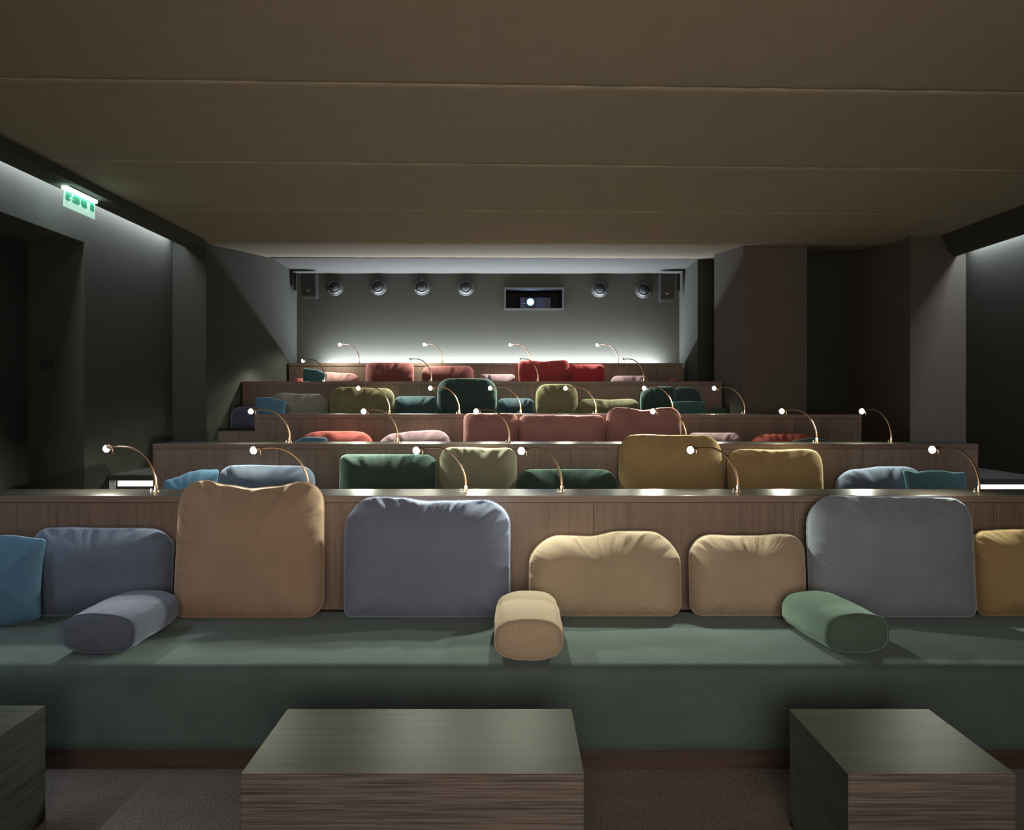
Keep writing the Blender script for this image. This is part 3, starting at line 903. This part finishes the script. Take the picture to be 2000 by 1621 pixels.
# ------------------------------------------------------------------ light switch on the doorway reveal
sx0, sx1, sz0, sz1 = PX(81, 7.14), PX(103, 7.14), PZ(721, 7.14), PZ(703, 7.14)
sw = empty('light_switch', ((sx0 + sx1) / 2, 7.14, sz0))
tag(sw, 'small black light switch on the left doorway reveal', 'switch')
wbox('plate', sx0, sx1, 7.128, 7.14, sz0, sz1, M['black'], sw, 0.002)
wbox('rocker', sx0 + 0.014, sx1 - 0.014, 7.122, 7.129, sz0 + 0.012, sz1 - 0.012, M['spk'], sw, 0.002)

# ------------------------------------------------------------------ exit sign
ES = empty('exit_sign', (-2.85, 6.6, 2.835))
tag(ES, 'glowing green glass exit sign hanging below the left bulkhead', 'exit sign')
y0, y1, zt, zb = 6.37, 6.84, 2.82, 2.70
wbox('mount', -2.875, -2.825, y0 + 0.02, y1 - 0.02, zt + 0.008, 2.836, M['frame'], ES)
wbox('light_bar', -2.868, -2.832, y0, y1, zt - 0.010, zt + 0.008, M['signbar'], ES)
wbox('plate', -2.855, -2.849, y0, y1, zb, zt - 0.010, M['signwhite'], ES)
wbox('green_field', -2.849, -2.8475, y0 + 0.02, y1 - 0.02, zb + 0.045, zt - 0.012, M['signgreen'], ES)
xf = -2.8472
def glyph(name, polys):
    bm = bmesh.new()
    for poly in polys:
        A = [bm.verts.new((xf, y, z)) for y, z in poly]
        B = [bm.verts.new((xf - 0.0006, y, z)) for y, z in poly]
        bm.faces.new(A); bm.faces.new(B[::-1])
        for i in range(len(poly)): bm.faces.new((A[i], A[(i + 1) % len(poly)], B[(i + 1) % len(poly)], B[i]))
    o = mesh_obj(name, bm, M['signwhite'])
    o.parent = ES; o.matrix_parent_inverse = Matrix.Translation(-Vector(ES.location))
zl = zb + 0.03
def quad(ya, yb, za, zb_): return [(ya, za), (yb, za), (yb, zb_), (ya, zb_)]
head = [(y0 + 0.115 + 0.011 * math.cos(a * math.pi / 5), zl + 0.060 + 0.011 * math.sin(a * math.pi / 5)) for a in range(10)]
glyph('running_figure', [head,
      [(y0 + 0.085, zl + 0.022), (y0 + 0.105, zl + 0.018), (y0 + 0.112, zl + 0.046), (y0 + 0.092, zl + 0.050)],
      [(y0 + 0.060, zl + 0.030), (y0 + 0.066, zl + 0.026), (y0 + 0.098, zl + 0.043), (y0 + 0.094, zl + 0.050)],
      [(y0 + 0.104, zl + 0.046), (y0 + 0.106, zl + 0.039), (y0 + 0.140, zl + 0.030), (y0 + 0.143, zl + 0.036)],
      [(y0 + 0.062, zl + 0.000), (y0 + 0.074, zl + 0.000), (y0 + 0.100, zl + 0.020), (y0 + 0.088, zl + 0.024)],
      [(y0 + 0.096, zl + 0.018), (y0 + 0.106, zl + 0.020), (y0 + 0.134, zl + 0.006), (y0 + 0.128, zl + 0.000)]])
glyph('arrow', [quad(y0 + 0.225, y0 + 0.240, zl + 0.014, zl + 0.066), [(y0 + 0.207, zl + 0.022), (y0 + 0.2325, zl - 0.002), (y0 + 0.258, zl + 0.022)]])
glyph('door_symbol', [quad(y0 + 0.335, y0 + 0.385, zl, zl + 0.062)])

# ------------------------------------------------------------------ round porthole lights on the back wall
def porthole(px, py, label):
    X, Z = PX(px, DB), PZ(py, DB)
    t = empty('round_spotlight', (X, DB, Z))
    tag(t, label, 'spotlight', 'round spotlights on the back wall')
    def lathe(name, prof, mat, loc=(0, 0, 0), n=28):
        bm = bmesh.new(); add_lathe(bm, prof, loc, 'y', n)
        mesh_obj(name, bm, mat, t, True)
    lathe('flange', [(0.070, -0.001), (0.112, -0.001), (0.112, -0.012), (0.106, -0.02), (0.080, -0.024), (0.074, -0.055), (0.070, -0.055), (0.070, -0.001)], M['ring'])
    lathe('housing', [(0.0, -0.004), (0.060, -0.006), (0.069, -0.02), (0.0695, -0.05)], M['black'])
    lathe('glass_dome', [(0.0, -0.050), (0.020, -0.0485), (0.040, -0.043), (0.056, -0.032), (0.066, -0.016), (0.0685, -0.008)], M['glass'], (0, 0, 0))
    for a in range(3):
        an = math.radians(90 + 120 * a)
        bm = bmesh.new(); add_lathe(bm, [(0.0, -0.027), (0.005, -0.026), (0.005, -0.02)], (0.094 * math.cos(an), 0, 0.094 * math.sin(an)), 'y', 8)
        mesh_obj('screw', bm, M['steel'], t, True)
for (px, py), wd in zip([(654, 561), (739, 560), (824, 560), (910, 561), (1171, 564), (1257, 566)],
                        ['leftmost, next to the left loudspeaker', 'second from the left', 'third from the left', 'nearest left of the projector window', 'nearest right of the projector window', 'rightmost, next to the right loudspeaker']):
    porthole(px, py, 'round black glass spotlight on the back wall, ' + wd)

# ------------------------------------------------------------------ loudspeakers
def loudspeaker(px0, px1, py0, py1, side, label):
    D = 12.45
    x0, x1, z0, z1 = PX(px0, D), PX(px1, D), PZ(py1, D), PZ(py0, D)
    W, H = x1 - x0, z1 - z0
    t = empty('loudspeaker', ((x0 + x1) / 2, D, z0))
    t.rotation_euler = (math.radians(6), 0, 0)
    tag(t, label, 'loudspeaker', 'loudspeakers in the rear corners')
    box('cabinet', -W / 2, W / 2, 0.0, 0.17, 0, H, M['spk'], t, 0.006)
    box('grille', -W / 2 + 0.008, W / 2 - 0.008, -0.010, 0.0, 0.05, H - 0.012, M['grille'], t, 0.004)
    box('lower_lip', -W / 2 + 0.004, W / 2 - 0.004, -0.012, 0.0, 0.004, 0.044, M['frame'], t, 0.003)
    box('badge', -0.02, 0.02, -0.0125, -0.010, 0.10, 0.108, M['badge'], t)
    # wall bracket
    if side < 0: box('bracket', -W / 2 - 0.10, W / 2, 0.03, 0.10, H, H + 0.012, M['black'], t); box('bracket_plate', -W / 2 - 0.10, -W / 2 - 0.085, 0.0, 0.12, H - 0.2, H + 0.02, M['black'], t)
    else: box('bracket', -W / 2, W / 2 + 0.075, 0.03, 0.10, H, H + 0.012, M['black'], t); box('bracket_plate', W / 2 + 0.06, W / 2 + 0.075, 0.0, 0.12, H - 0.2, H + 0.02, M['black'], t)
loudspeaker(589, 618, 536, 584, -1, 'black loudspeaker in the upper left corner of the back wall')
loudspeaker(1289, 1316, 537, 590, 1, 'black loudspeaker in the upper right corner of the back wall')

# ------------------------------------------------------------------ projector in the booth
pj = empty('projector', (PX(1043, 13.1), 13.05, wz0 - 0.012))
tag(pj, 'projector shining from the window in the back wall', 'projector')
box('body', -0.19, 0.23, 0.06, 0.5, 0.02, 0.19, M['spk'], pj, 0.012)
for fx in (-0.16, 0.2):
    box('foot', fx - 0.015, fx + 0.015, 0.08, 0.11, 0.0, 0.02, M['black'], pj)
lx = PX(1036, 13.05) - pj.location.x
lz = PZ(590, 13.05) - pj.location.z
bm = bmesh.new(); add_lathe(bm, [(0.055, 0.06), (0.055, -0.02), (0.048, -0.02), (0.046, 0.0)], (lx, 0, lz), 'y', 24)
mesh_obj('lens_barrel', bm, M['black'], pj, True)
bm = bmesh.new(); add_lathe(bm, [(0.0, -0.014), (0.018, -0.0125), (0.032, -0.008)], (lx, 0, lz), 'y', 24)
mesh_obj('lens', bm, M['lens'], pj, True)
bm = bmesh.new(); add_lathe(bm, [(0.032, -0.008), (0.040, -0.004), (0.0465, 0.0), (0.0465, 0.004), (0.032, -0.004), (0.032, -0.008)], (lx, 0, lz), 'y', 24)
mesh_obj('lens_rim', bm, M['lensrim'], pj, True)
pl = bpy.data.lights.new('glare_helper_light', 'POINT'); pl.energy = 3.0; pl.color = (0.10, 0.28, 1.0); pl.shadow_soft_size = 0.03  # added blue light imitating the lens glare inside the window
po = bpy.data.objects.new('glare_helper_light', pl); link(po, pj); po.location = (lx, -0.10, lz)
box('badge', -0.15, -0.10, 0.056, 0.06, 0.10, 0.106, M['badge'], pj)
